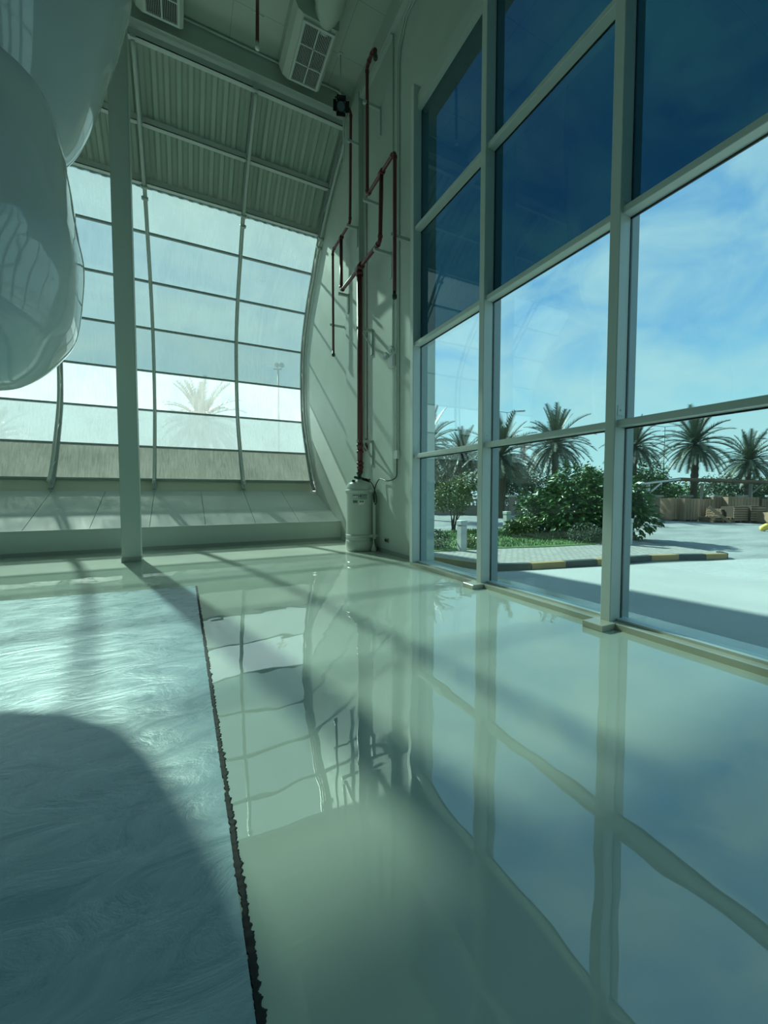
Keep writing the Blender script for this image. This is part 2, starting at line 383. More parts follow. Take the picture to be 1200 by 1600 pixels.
for i in range(len(yy)-1):
    a, b = yy[i]+.11, yy[i+1]
    wn = empty('window_%d' % (i+1), (XG, (a+b)/2, .06), kind='structure')
    for k in range(4):
        z0, z1 = ZR[k], ZR[k+1]
        MB().box(XG-.004, XG+.004, a+.005, b-.005, z0+.025, z1).build('pane', 'g_clear' if k < 2 or b < .7 else 'g_dark', wn)  # unseen bays: upper panes made clear to brighten the near floor
        if k:
            MB().box(3.985, 4.115, a-.002, b+.002, z0-.02, z0+.05).bevel(.004, 1).build('transom', 'frame', wn)
            MB().box(4.112, 4.13, a, b, z0-.035, z0+.06).build('gasket', 'black', wn)

# ------------------------------------------------------------------ vaulted glass facade
RX = [-5.7, -3.2, -.75, 1.8, 4.17]
bx = [XL]+RX
rows = PROF[1:9]
for i in range(len(bx)-1):
    a, b = bx[i], bx[i+1]
    wn = empty('window_%d' % (11+i), ((a+b)/2, 14.2, 1.5), kind='structure')
    y0, z0 = PROF[0]; y1, z1 = PROF[1]
    MB().poly([(a, y0, z0-.1), (b, y0, z0-.1), (b, y1, z1), (a, y1, z1)], (0, .04, -.02)).build('spandrel', 'spandrel', wn)
    for k in range(7):
        (ya, za), (yb, zb) = rows[k], rows[k+1]
        g = 'g_base' if k == 0 else 'g_low' if k == 1 else 'g_band' if k == 2 else ('g_top' if k == 6 else 'g_mid')
        MB().poly([(a+.01, ya, za), (b-.01, ya, za), (b-.01, yb, zb), (a+.01, yb, zb)], (0, .006, .002)).build('pane', g, wn)
    for k in range(8):
        y, z = rows[k]
        MB().box(a, b, y-.075, y-.005, z-.03, z+.03).build('transom', 'backlitsteel' if k < 7 else 'steel', wn)  # all but the top transom carry the backlit tone
def rafter(x, label, group):
    r = empty('curved_rafter', (x, 13.9, 1.45), label, 'rafter', group)
    up = CURVE[:8*10+1]
    inner = [(x, y, z) for y, z in offs(up, .38)]; outer = [(x, y, z) for y, z in offs(up, .09)]
    MB().tube(inner, .04, 10).build('inner_chord', 'steel', r)
    m = MB()
    for p, q in zip(outer, outer[1:]): m.beam(p, q, .095, .07, (0, 0, 1) if abs(Vector(q).z-Vector(p).z) < .1 else (0, 1, 0))
    m.build('outer_chord', 'backlitsteel', r)  # chord coloured dark as if seen against the light
    m = MB(); st = 4; n = len(inner)
    for i in range(0, n-st, st):
        a, b = (inner, outer) if (i//st) % 2 == 0 else (outer, inner)
        m.cyl(a[i], b[i+st], .011, 6)
    m.build('lattice_webs', 'steel', r)
    m = MB()
    p = Vector(inner[63]); q = Vector(inner[65]); d = (q-p).normalized()
    for s_ in (-.13, .13): m.cyl(p+d*(s_-.035), p+d*(s_+.035), .085, 12)
    m.build('splice_collar', 'steel', r)
    return r
for x, l in ((-5.7, 'white curved truss rafter furthest left, mostly behind the glossy white pod'), (-3.2, 'white curved truss rafter left of the square column, rising behind the glossy white pod'),
             (-.75, 'white curved rafter just right of the column, with splice collars at the glass top'),
             (1.8, 'white curved rafter up the middle of the vaulted glass wall'), (4.17, 'white curved truss rafter against the right end wall beside the red pipes')):
    rafter(x, l, 'curved rafters of the vaulted glass wall')
for (y, z), l in zip(((12.05, 10.68), (10.66, 11.36), (13.1, 9.92)),
        ('white purlin crossing the middle of the corrugated roof lining', 'white purlin nearest the ceiling beam under the corrugated lining', 'white purlin along the top edge of the vaulted glass')):
    p = empty('roof_purlin', (0, y, z), l, 'purlin', 'purlins under the corrugated roof lining')
    MB().box(XL, 4.2, y-.10, y+.03, z-.10, z-.085).box(XL, 4.2, y-.10, y-.085, z-.10, z+.05).build('channel', 'steel', p)
    for x in RX[1:4]: MB().box(x-.06, x+.06, y-.12, y-.1, z-.16, z+.04).build('cleat', 'steel', p)

# ------------------------------------------------------------------ ceiling beam, column, ducts
b_ = empty('ceiling_beam', (0, 10.55, 11.55), 'deep white beam across the ceiling edge above the corrugated lining', 'beam')
MB().box(XL, XW, 10.45, 10.64, 11.50, CEIL).build('web', 'wall', b_)
MB().box(XL, 4.12, 10.40, 10.68, 11.47, 11.50).build('bottom_flange', 'steel', b_)
MB().tube([(XL, 10.40, 11.94), (3.85, 10.40, 11.94), (4.0, 10.42, 11.9), (4.03, 10.42, 11.8), (4.03, 10.42, 10.2)], .022, 8).build('edge_conduit', 'conduit', b_)
c_ = empty('square_column', (-.96, 9.76, 0), 'slender white square steel column standing on the floor in front of the vaulted glass', 'column')
MB().box(-1.127, -.79, 9.60, 9.93, 0, CEIL).bevel(.012, 2).build('shaft', 'column', c_)
MB().box(-1.135, -.782, 9.592, 9.938, 0, .10).build('base_band', 'base', c_)

def duct(x0, x1, y0, y1, label):
    d = empty('air_duct', ((x0+x1)/2, (y0+y1)/2, 11.5), label, 'air duct', 'ceiling air ducts with grilles')
    X0, X1, Y0, Y1 = x0-.16, x1+.10, y0-.12, y1+.1
    P = []
    cs = [(X0-.12, CEIL), (X0-.11, 11.75), (X0-.03, 11.58), (X0+.08, 11.52), (X1-.05, 11.52), (X1+.02, 11.56), (X1+.04, CEIL)]
    m = MB(); m.poly([(x, Y0, z) for x, z in cs], (0, Y1-Y0, 0)); m.build('plenum', 'ceil', d)
    nk = MB(); cx = (x0+x1)/2+.12
    nk.tube([(cx, Y0-3.2, 11.78), (cx, Y0-.5, 11.78), (cx, Y0-.22, 11.77), (cx, Y0-.05, 11.74), (cx, Y0+.2, 11.74)], [.30, .30, .33, .26, .25], 24); nk.build('round_duct', 'ceil', d)
    g = MB(); f = .05
    g.box(x0-f, x0, y0-f, y1+f, 11.47, 11.525).box(x1, x1+f, y0-f, y1+f, 11.47, 11.525).box(x0, x1, y0-f, y0, 11.47, 11.525).box(x0, x1, y1, y1+f, 11.47, 11.525)
    gr = g.build('grille_frame', 'steel', d)
    s_ = MB(); n = 18
    for i in range(n):
        x = x0+(x1-x0)*(i+.5)/n; s_.box(x-.003, x+.003, y0, y1, 11.475, 11.50)
    s_.build('slats', 'conduit', gr)
    s_ = MB().box((x0+x1)/2-.012, (x0+x1)/2+.012, y0, y1, 11.468, 11.51)
    for k in (1, 2): yk = y0+(y1-y0)*k/3; s_.box(x0, x1, yk-.012, yk+.012, 11.468, 11.51)
    s_.build('cross_bars', 'steel', gr)
    MB().box(x0, x1, y0, y1, 11.506, 11.516).build('grille_back', 'grille', gr)
    return d
duct(2.57, 3.17, 8.87, 10.15, 'white ceiling duct with a rectangular slatted grille, left of the red pipe elbow')
duct(-.47, .11, 8.87, 10.15, 'white ceiling duct whose slatted grille is cut by the top edge beside the column')

# ------------------------------------------------------------------ the glossy white moulded pod
def loft(levels, n=72, pw=2.4, facet=None, smooth=True):
    """levels: (z, xc, yc, rx, ry)"""
    P = []
    for z, xc, yc, rx, ry in levels:
        row = []
        for k in range(n):
            a = 2*math.pi*k/n; c, s_ = math.cos(a), math.sin(a)
            row.append((xc+rx*math.copysign(abs(c)**(2/pw), c), yc+ry*math.copysign(abs(s_)**(2/pw), s_), z))
        P.append(row)
    return P
def smoothlev(L, n=6):
    out = []
    for i in range(len(L)-1):
        a, b, c, d = L[max(i-1, 0)], L[i], L[i+1], L[min(i+2, len(L)-1)]
        for k in range(n):
            t = k/n; out.append(tuple(.5*((2*b[j])+(-a[j]+c[j])*t+(2*a[j]-5*b[j]+4*c[j]-d[j])*t*t+(-a[j]+3*b[j]-3*c[j]+d[j])*t**3) for j in range(5)))
    out.append(L[-1]); return out
pod = empty('moulded_pod', (-2.6, 6.2, 2.6), 'large glossy white moulded shell hanging at upper left in front of the glass', 'shell sculpture')
XC, YC = -3.1, 6.3
def lev(z, xr, ry, dy=0): return (z, XC, YC+dy, xr-XC, ry)
low = [(2.60, XC, YC, .3, .15), (2.61, XC, YC, .9, .3)]+[(z, XC, YC, xr-XC, ry) for z, xr, ry in ((2.658, -1.826, 0.44), (2.749, -1.653, 0.6), (2.915, -1.468, 0.75), (3.117, -1.323, 0.93), (3.34, -1.194, 1.03), (3.669, -1.134, 1.11), (4.258, -1.077, 1.15), (4.572, -1.101, 1.1), (4.878, -1.137, 1.06), (5.181, -1.166, 1.01), (5.554, -1.215, 0.9), (5.783, -1.25, 0.81), (5.975, -1.31, 0.74), (6.164, -1.393, 0.64), (6.306, -1.506, 0.56), (6.384, -1.677, 0.49), (6.42, -2.1, .3))]
m = MB(); P = loft(smoothlev(low, 5), n=120, pw=2.7)
for row in P:                                    # two raised moulding ridges that meet low on the right flank
    z = row[0][2]
    for q in range(120):
        a = 3*q if q < 60 else 3*q-360; d = 0
        for rate, amp, top in ((20, .10, 7), (42, .09, 5.2)):
            if 3.3 < z < top:
                e = abs(a-(2-(z-3.3)*rate)); d += amp*min(1, (z-3.3)*1.2)*min(1, (top-z))*math.exp(-e/14)
        row[q] = (row[q][0]+d*math.cos(R(a))*.6, row[q][1]+d*math.sin(R(a)), z)

m.grid(P, close=True); m.b.faces.new([v for v in m.b.verts][:120]); m.b.faces.new([v for v in m.b.verts][-120:])
m.build('lower_shell', 'gelcoat', pod)
upp = [(5.2, XC, 6.6, .9, .35)]+[(z, XC, 6.6, xr-XC, ry) for z, xr, ry in ((5.389, -1.415, .6), (5.673, -1.26, .75), (5.945, -1.106, .88), (6.279, -.975, 1.01), (6.655, -.861, 1.16), (7.012, -.767, 1.23), (7.406, -.648, 1.29), (7.888, -.532, 1.35), (8.213, -.465, 1.4), (9.18, -.359, 1.44), (10.691, -.293, 1.5), (11.99, -.4, 1.5))]
m = MB(); P = loft(smoothlev(upp, 5), n=120, pw=2.4)
m.grid(P, close=True); m.b.faces.new([v for v in m.b.verts][:120]); m.b.faces.new([v for v in m.b.verts][-120:])
m.build('upper_shell', 'gelcoat', pod)

# ------------------------------------------------------------------ gas cylinder and its pipework
TX, TY = 3.90, 9.12
t_ = empty('gas_cylinder', (TX, TY, 0), 'tall off-white extinguishing gas cylinder standing on the floor below the red pipes', 'gas cylinder')
MB().lathe(TX, TY, [(.27, .0), (.30, .012), (.315, .05), (.325, .10), (.335, .2), (.335, .33), (.33, .36), (.33, .37), (.325, 1.42), (.325, 1.48), (.32, 1.55), (.30, 1.61), (.26, 1.66), (.18, 1.70), (.10, 1.72), (.07, 1.74), (.07, 1.76)], 48).build('vessel', 'tank', t_)
MB().lathe(TX, TY, [(.325, .0), (.34, .03), (.348, .12), (.346, .2), (.335, .27)], 48).build('foot_skirt', 'tank', t_)
m = MB().lathe(TX, TY, [(.075, 1.75), (.075, 1.80), (.05, 1.81), (.05, 1.86), (.07, 1.87), (.07, 1.93), (.055, 1.94)], 20)
m.cyl((TX, TY, 1.78), (TX-.17, TY-.12, 1.79), .03); m.cyl((TX, TY, 1.77), (TX+.19, TY-.08, 1.73), .035); m.cyl((TX+.19, TY-.08, 1.73), (TX+.24, TY-.1, 1.71), .045)
m.build('valve', 'darkmetal', t_)
MB().cyl((TX-.23, TY-.14, 1.70), (TX-.18, TY-.1, 1.70), .03).build('gauge', 'darkmetal', t_)
def strap(z):
    m = MB(); n = 40
    ring = [[(TX+(.328+d)*math.cos(a), TY+(.328+d)*math.sin(a), z+h) for a in [2*math.pi*k/n for k in range(n)]] for d, h in ((0, -.035), (.018, -.035), (.018, .035), (0, .035))]
    m.grid(ring, close=True); m.box(TX+.1, XW, TY-.36, TY-.33, z-.035, z+.035)
    return m
strap(1.46).build('strap', 'steel', t_); strap(.37).build('strap', 'steel', t_)
def ang_label(a0, a1, z0, z1, r, mt, name='label_plate'):
    m = MB(); n = 8
    m.grid([[(TX+(r+dd)*math.cos(a0+(a1-a0)*k/n), TY+(r+dd)*math.sin(a0+(a1-a0)*k/n), z) for k in range(n+1)] for dd, z in ((0, z0), (.002, z0), (.002, z1), (0, z1))])
    return m.build(name, mt, t_)
A0 = R(-142)
ang_label(A0+R(0), A0+R(26), 1.27, 1.37, .328, 'labelg'); ang_label(A0+R(29), A0+R(62), 1.26, 1.38, .328, 'labelg'); ang_label(A0+R(0), A0+R(20), 1.16, 1.24, .328, 'labelg')
ang_label(A0+R(26), A0+R(50), 1.13, 1.24, .328, 'labelw'); 
for k in range(3): ang_label(A0+R(3+k*7), A0+R(7+k*7), 1.30, 1.35, .3305, 'labelw', 'label_mark')
for k in range(3): ang_label(A0+R(3+k*6), A0+R(7+k*6), 1.18, 1.22, .3305, 'black', 'label_mark')
for k in range(2): ang_label(A0+R(30+k*9), A0+R(37+k*9), 1.19, 1.215, .3305, 'black', 'label_mark')
ang_label(A0+R(31), A0+R(36), 1.32, 1.345, .3305, 'black', 'label_mark')

PX = 3.92
pw_ = empty('red_pipework', (PX, TY, 1.93), 'dark red extinguishing pipe tree climbing the end wall above the gas cylinder', 'pipework')
def fit(m, p, ax, r, l=.06):
    p = Vector(p); a = Vector(ax); m.cyl(p-a*l, p+a*l, r, 14)
m = MB().cyl((PX, TY, 1.90), (PX, TY, 6.80), .068, 20); m.build('riser', 'red', pw_)
for z in (2.05, 2.14, 2.42, 2.58):
    m = MB(); fit(m, (PX, TY, z), (0, 0, 1), .085, .028); m.build('coupling', 'red', pw_)
m = MB()
fit(m, (PX, TY, 6.82), (0, 1, 0), .078, .14); fit(m, (PX, TY, 6.68), (0, 0, 1), .088, .05)
m.build('tee', 'red', pw_)
def pipe(name, pts, r=.042, ends=()):
    # rounded corners
    P = [Vector(p) for p in pts]; out = [P[0]]
    for i in range(1, len(P)-1):
        a = (P[i-1]-P[i]).normalized(); b = (P[i+1]-P[i]).normalized(); k = .10
        for t in (0, .25, .5, .75, 1): out.append((P[i]+a*k)*(1-t)**2+P[i]*2*t*(1-t)+(P[i]+b*k)*t*t)
    out.append(P[-1]); m = MB().tube(out, r, 14)
    for i in range(1, len(P)-1):
        for d in ((P[i-1]-P[i]).normalized(), (P[i+1]-P[i]).normalized()): fit(m, P[i]+d*.11, d, r*1.25, .022)
    return m.build(name, 'red', pw_)
pipe('header_pipe', [(PX, 10.36, 8.16), (PX, 10.36, 6.82), (PX, 8.0, 6.82), (PX, 7.93, 8.16)], .045)
pipe('branch_pipe', [(PX, 11.02, 5.42), (PX, 11.02, 8.22), (PX, 9.72, 8.22), (PX, 9.64, 10.85), (PX-.18, 9.6, 10.9)], .034)
pipe('branch_pipe', [(PX-.02, 7.30, 5.46), (PX, 7.33, 8.20), (PX, 8.66, 8.20), (PX, 8.66, 11.02), (PX, 8.3, 11.06), (PX, 8.22, 10.92)], .038)
m = MB()
fit(m, (PX, 10.36, 8.2), (0, 1, 0), .055, .07); m.build('tee', 'red', pw_); m = MB(); fit(m, (PX, 7.93, 8.2), (0, 1, 0), .06, .07); m.build('tee', 'red', pw_)
for x, y, z in ((PX, 11.02, 5.36), (PX-.02, 7.30, 5.38), (PX, 8.22, 10.82)):
    MB().lathe(x, y, [(.036, z+.09), (.036, z+.02), (.05, z+.01), (.05, z-.05), (.03, z-.07)], 14).build('nozzle', 'darkmetal', pw_)
brk = []
for y, z, plate, brace in ((8.66, 10.25, -.65, 0), (9.64, 10.15, 0, 0), (8.66, 8.12, -.55, 0), (9.72, 8.16, -.50, 0), (8.1, 6.72, -.55, 0), (7.33, 6.6, 0, 0), (10.34, 6.76, -.5, 0), (11.02, 6.2, 0, 0), (TY, 5.42, -.62, 1), (TY, 2.72, -.60, 1)):
    x1 = XW if not 9.6 < y < 10.6 else XW-.13
    w_ = .06 if y < 11 else .02
    q = empty('pipe_bracket', (x1, y, z), None, 'bracket', 'white pipe brackets on the end wall')
    lo, hi = PX-.10, x1
    m = MB().box(lo, hi, y-w_/2, y+w_/2, z-.065, z-.005)
    m.build('arm', 'steel', q)
    if plate:
        MB().box(x1-.03, x1, y-.05, y+.05, z+plate, z+.0).build('wall_plate', 'steel', q)
    if brace:
        MB().beam((PX+.05, y, z-.06), (x1-.02, y, z-.42), .03, .03, (0, 1, 0)).build('brace', 'steel', q)
    brk.append(q)
for q, l in zip(brk, ('white bracket holding the red pipe nearest the ceiling, topmost with a wall plate', 'white bracket on the red pipe beside the black floodlight', 'white bracket at the lower end of the highest red drop pipe',
    'white bracket at the elbow left of the pilaster, above the left pipe loop', 'white bracket at the elbow where the right pipe branch joins the lower header', 'white bracket nearest the windows, holding the rightmost red pipe',
    'white bracket at the far lower corner of the header, left of the thick riser', 'small thin white bracket on the leftmost red drop pipe', 'white braced bracket halfway up the thick red riser', 'white braced bracket low on the thick red riser above the cylinder')):
    q['label'] = l
# black cable from junction box to cylinder valve
def smooth3(pts, n=8):
    L_ = [tuple(p)+(0, 0) for p in pts]; return [q[:3] for q in smoothlev(L_, n)]
cb = empty('black_cable', (4.2, 7.8, 2.2), 'black cable looping from the junction box down to the cylinder valve', 'cable')
MB().tube(smooth3([(4.22, 7.78, 2.16), (4.22, 7.78, 1.95), (4.22, 7.80, 1.78), (4.21, 7.95, 1.71), (4.21, 8.25, 1.69), (4.2, 8.52, 1.74), (4.18, 8.62, 1.72), (4.14, 8.72, 1.55), (4.12, 8.75, 1.25), (4.12, 8.68, 1.14), (4.12, 8.60, 1.22), (4.12, 8.66, 1.40), (4.12, 8.76, 1.55), (4.10, 8.86, 1.66), (4.06, 9.0, 1.74), (4.0, 9.05, 1.77)]), .012, 8).build('cable_run', 'black', cb)
jb = empty('junction_box', (4.22, 7.78, 2.2), 'small white junction box on the wall at the foot of the conduits', 'junction box')
MB().box(4.18, XW, 7.70, 7.86, 2.16, 2.34).bevel(.01, 2).build('housing', 'labelw', jb)
for y in (7.73, 7.83): pass
# conduits and tray
def tagged(o, l, c, g=None): return tag(o, l, c, g)
tagged(MB().tube([(4.225, 7.80, 2.34), (4.225, 7.80, 10.4), (4.225, 7.74, 10.7), (4.225, 7.5, 11.05), (4.225, 2, 11.05)], .016, 8).build('wall_conduit', 'conduit'), 'thin white conduit rising from the junction box and bending towards the viewer near the ceiling', 'conduit', 'white wall conduits')
tagged(MB().tube([(4.225, 7.73, 2.34), (4.225, 7.73, 10.36), (4.225, 7.67, 10.62), (4.225, 7.4, 10.96), (4.225, 2, 10.96)], .016, 8).build('wall_conduit', 'conduit'), 'thin white conduit closest to the windows, ending in the junction box', 'conduit', 'white wall conduits')
tagged(MB().tube([(4.23, 8.0, 4.6), (4.23, 8.0, 11.2)], .014, 8).build('wall_conduit', 'conduit'), 'thin white conduit dropping from the cable trunking to the twin emergency light', 'conduit', 'white wall conduits')
tagged(MB().box(4.14, XW, YB+1, 9.6, 11.22, 11.36).box(4.17, XW, 8.0, 9.3, 11.19, 11.22).build('cable_trunking', 'steel'), 'white cable trunking running along the wall just under the ceiling', 'cable trunking')
sw = empty('alarm_sensor', (4.22, 9.4, 2.6), 'small dark red bell on a thin red line, right of the thick riser', 'alarm bell')
MB().tube([(4.235, 9.40, 2.75), (4.235, 9.40, 10.9)], .009, 6).build('thin_line', 'red', sw)
MB().lathe(4.2, 9.40, [(.01, 2.80), (.018, 2.72), (.03, 2.66), (.05, 2.60), (.045, 2.53), (.02, 2.48)], 14).build('bell', 'red', sw)
el = empty('emergency_light', (4.2, 8.0, 4.55), 'twin-head white emergency light on the end wall right of the riser', 'emergency light')
MB().box(4.16, XW, 7.86, 8.12, 4.18, 4.44).bevel(.02, 2).build('housing', 'labelw', el)
for dy, dz in ((-.12, .0), (.14, -.06)):
    h = MB().tube([(4.10, 7.99+dy, 4.52+dz), (4.14, 7.99+dy, 4.53+dz), (4.19, 7.99+dy, 4.54+dz)], [.085, .08, .04], 18).build('lamp_head', 'conduit', el)
    MB().cyl((4.098, 7.99+dy, 4.52+dz), (4.102, 7.99+dy, 4.52+dz), .07, 18).build('lens', 'lens', h)
so = empty('wall_socket', (4.24, 8.3, .3), 'small grey twin socket low on the wall right of the cylinder', 'socket')
MB().box(4.225, XW, 8.20, 8.40, .25, .36).bevel(.008, 1).build('face_plate', 'labelg', so)
MB().box(4.219, 4.225, 8.22, 8.29, .275, .335).box(4.219, 4.225, 8.31, 8.38, .275, .335).build('sockets', 'black', so)
st_ = empty('white_upright', (4.10, 8.72, 0), 'thin white upright strip above a small cone right of the gas cylinder', 'strut')  # thin white box above a small white cone
MB().box(4.09, 4.14, 8.70, 8.75, .30, 1.18).build('post', 'tank', st_)
MB().lathe(4.10, 8.72, [(.075, 0), (.07, .06), (.02, .2), (.012, .30)], 16).build('foot_cone', 'tank', st_)
# floodlight hanging from ceiling
fl = empty('stage_floodlight', (3.70, 9.45, 11.0), 'black barn-door floodlight hanging on a rod beside the top red pipe', 'floodlight')
MB().cyl((3.64, 9.6, CEIL), (3.64, 9.6, 10.98), .014, 8).build('hanging_rod', 'conduit', fl)
MB().cyl((3.64, 9.6, CEIL-.01), (3.64, 9.6, CEIL), .07, 16).build('ceiling_rose', 'conduit', fl)
MB().tube([(3.50, 9.6, 10.78), (3.50, 9.6, 10.98), (3.78, 9.6, 10.98), (3.78, 9.6, 10.78)], .012, 6).build('yoke', 'black', fl)
fa = Matrix.Rotation(R(-25), 4, 'X')@Matrix.Rotation(R(20), 4, 'Z')
def flrot(m): bmesh.ops.rotate(m.b, verts=m.b.verts, cent=(3.64, 9.6, 10.80), matrix=Matrix.Rotation(R(38), 3, 'X')); bmesh.ops.rotate(m.b, verts=m.b.verts, cent=(3.64, 9.6, 10.80), matrix=Matrix.Rotation(R(-18), 3, 'Z')); return m
flrot(MB().box(3.53, 3.75, 9.50, 9.72, 10.70, 10.90).bevel(.02, 2)).build('body', 'black', fl)
flrot(MB().cyl((3.64, 9.49, 10.80), (3.64, 9.50, 10.80), .09, 24)).build('lens', 'lens', fl)
bd = MB(); bd.beam((3.53, 9.5, 10.80), (3.45, 9.36, 10.80), .20, .006, (1, 0, 0)).beam((3.75, 9.5, 10.80), (3.83, 9.36, 10.80), .20, .006, (1, 0, 0)); bd.beam((3.64, 9.5, 10.90), (3.64, 9.36, 10.98), .22, .006).beam((3.64, 9.5, 10.70), (3.64, 9.36, 10.62), .22, .006)
flrot(bd).build('barn_doors', 'black', fl)
# ceiling sprinkler drop
sp = empty('sprinkler_drop', (1.56, 9.0, 10.5), 'dark red vertical sprinkler drop at the top between the two ducts', 'sprinkler')
MB().cyl((1.60, 9.0, CEIL), (1.58, 9.0, 10.72), .035, 12).build('drop_pipe', 'red', sp)
MB().lathe(1.58, 9.0, [(.035, 10.74), (.03, 10.66), (.045, 10.64), (.045, 10.60), (.02, 10.58)], 14).build('head', 'labelw', sp)
MB().cyl((1.46, 9.0, 11.3), (1.72, 9.0, 11.3), .012, 8).build('clamp', 'labelw', sp)

# ================================================================== OUTSIDE
G = -.3
tag(MB().box(-140, 220, -60, 260, G-.3, G-.02).build('ground', 'asphalt'), kind='structure')
tag(MB().poly([(4.5, -20, G-.02), (30, -20, G-.02), (20, 2.0, G-.02), (13.2, 5.0, G-.02), (6.0, 6.6, G-.02), (5.0, 9.4, G-.02), (4.5, 16, G-.02)], (0, 0, .02)).build('apron', 'concrete'), kind='structure')
# island: kerb line
KL = [(5.2, 10.2), (5.55, 8.4), (6.1, 6.85), (7.0, 6.58), (7.9, 6.41), (8.8, 6.27), (9.7, 6.19), (10.6, 6.05), (11.4, 5.83), (12.1, 5.55), (12.7, 5.35), (13.0, 5.6)]
kb = empty('painted_kerb', (9, 6.2, G), 'yellow and black painted kerb curving around the paved island outside the windows', 'kerb')
for i in range(len(KL)-1):
    a, b = Vector((*KL[i], G+.06)), Vector((*KL[i+1], G+.06)); d = (b-a).normalized()*.006
    MB().beam(a+d, b-d, .15, .14).build('kerb_block', 'yellow' if i % 2 else 'kblack', kb)
isl = [(5.2, 10.3), (5.6, 8.4), (6.15, 6.9), (7.9, 6.48), (9.7, 6.26), (11.4, 5.9), (12.7, 5.42), (13.05, 5.7), (13.6, 8.2), (14.2, 11), (14.6, 14.1), (5.2, 14.6)]
tag(MB().poly([(x, y, G-.02) for x, y in isl], (0, 0, .12)).build('paved_island', 'pave'), kind='structure')
lawn = [(5.9, 9.2), (7.9, 8.95), (9.5, 8.5), (11.5, 8.2), (12.9, 8.9), (13.6, 11), (14.0, 13.7), (5.6, 14.2)]
tag(MB().poly([(x, y, G+.09) for x, y in lawn], (0, 0, .03)).build('lawn', 'grass'), kind='structure')
def blades():
    random.seed(5); m = MB()
    for i in range(9000):
        x = random.uniform(6, 13.6); y = random.uniform(8.3, 14)
        if y < 9.3-(x-6)*.17 or x > 11.5+(y-8)*.4: continue
        a = random.random()*6.28; h = random.uniform(.04, .09); dx, dy = math.cos(a)*.014, math.sin(a)*.014; z = G+.12
        v = [m.b.verts.new(p) for p in ((x-dx, y-dy, z), (x+dx, y+dy, z), (x+dy*2, y-dx*2, z+h))]; m.b.faces.new(v)
    return m
tag(blades().build('grass', 'blade', recalc=False), 'short green grass blades on the island lawn', 'grass', kind='stuff')
# service pillars
def pillar(x, y, h, wd, label):
    p = empty('service_pillar', (x, y, G+.1), label, 'pillar', 'white service pillars on the island')
    MB().box(x-wd/2, x+wd/2, y-wd/2, y+wd/2, G+.1, G+h-.14).bevel(.008, 1).build('body', 'white', p)
    MB().box(x-wd/2-.012, x+wd/2+.012, y-wd/2-.012, y+wd/2+.012, G+h-.13, G+h).bevel(.01, 1).build('cap', 'white', p)
pillar(6.95, 9.0, .95, .20, 'white square service pillar on the lawn edge seen through the leftmost window bay')
pillar(12.9, 13.5, .90, .24, 'white square service pillar at the far lawn edge left of the big shrub')
pillar(12.35, 7.75, .92, .24, 'white square service pillar on the paving just right of the thick window upright')

# foliage generators ------------------------------------------------
def leafcloud(m, blobs, n, size, rnd, asp=.5):
    vol = [b[3]*b[4]*b[5] for b in blobs]
    for i in range(n):
        cx, cy, cz, rx, ry, rz = rnd.choices(blobs, vol)[0]
        v = Vector((rnd.gauss(0, 1), rnd.gauss(0, 1), rnd.gauss(0, 1))).normalized()*(rnd.random()**.25)
        p = Vector((cx+v.x*rx, cy+v.y*ry, cz+v.z*rz))*1.0
        p += Vector((noise.noise(p*1.5), noise.noise(p*1.5+Vector((9, 0, 0))), noise.noise(p*1.5+Vector((0, 9, 0)))))*.25*min(rx, ry)
        d = (Vector((v.x, v.y, v.z*.4-.25))+Vector((rnd.uniform(-.7, .7), rnd.uniform(-.7, .7), rnd.uniform(-.5, .5)))).normalized()
        s_ = d.cross(Vector((rnd.uniform(-1, 1), rnd.uniform(-1, 1), 1.2))).normalized(); L_ = size*rnd.uniform(.6, 1.25); nn = s_.cross(d)*L_*.12
        a = m.b.verts.new(p); b = m.b.verts.new(p+d*L_*.45+s_*L_*asp*.5+nn); c = m.b.verts.new(p+d*L_); e = m.b.verts.new(p+d*L_*.45-s_*L_*asp*.5+nn); q = m.b.verts.new(p+d*L_*.5)
        m.b.faces.new((a, q, b)); m.b.faces.new((b, q, c)); m.b.faces.new((a, e, q)); m.b.faces.new((e, c, q))
def stems(m, base, blobs, rnd, r=.05, k=2):
    for b in blobs:
        for j in range(k):
            t = Vector((b[0]+rnd.uniform(-.5, .5)*b[3], b[1]+rnd.uniform(-.5, .5)*b[4], b[2]+rnd.uniform(0, .6)*b[5])); B = Vector(base)+Vector((rnd.uniform(-.1, .1), rnd.uniform(-.1, .1), 0))
            mid = B.lerp(t, .5)+Vector((rnd.uniform(-.15, .15), rnd.uniform(-.15, .15), .1))
            m.tube([B, mid, t], [r, r*.6, r*.15], 6)
def shrub(name, base, blobs, n, size, mt, label, cat, seed, r=.05, k=2, group=None, asp=.5):
    rnd = random.Random(seed); bb = [(base[0]+b[0], base[1]+b[1], base[2]+b[2], *b[3:]) for b in blobs]
    o = empty(name, base, label, cat, group)
    m = MB(); leafcloud(m, bb, n, size, rnd, asp); m.build('foliage', mt, o, recalc=False)
    m = MB(); stems(m, base, bb, rnd, r, k); m.build('stems', 'bark', o)
    return o
bp_ = (13.3, 10.3, G+.1)
shrub('broadleaf_shrub', bp_, [(0, 0, 1.1, 1.5, 1.5, 1.05), (-.7, .9, .9, 1.0, .9, .85), (.9, -.9, 1.25, 1.1, 1.1, 1.0), (1.2, -.4, 1.6, .9, .9, .9), (.2, .2, 1.95, 1.0, 1.0, .65), (-.6, -.5, .7, 1.2, 1.1, .7), (1.5, -1.2, .8, .8, .8, .85)], 9500, .25, 'leaf', 'large dark green broadleaf shrub spreading over the lawn outside the middle window', 'shrub', 11, .06, 3)
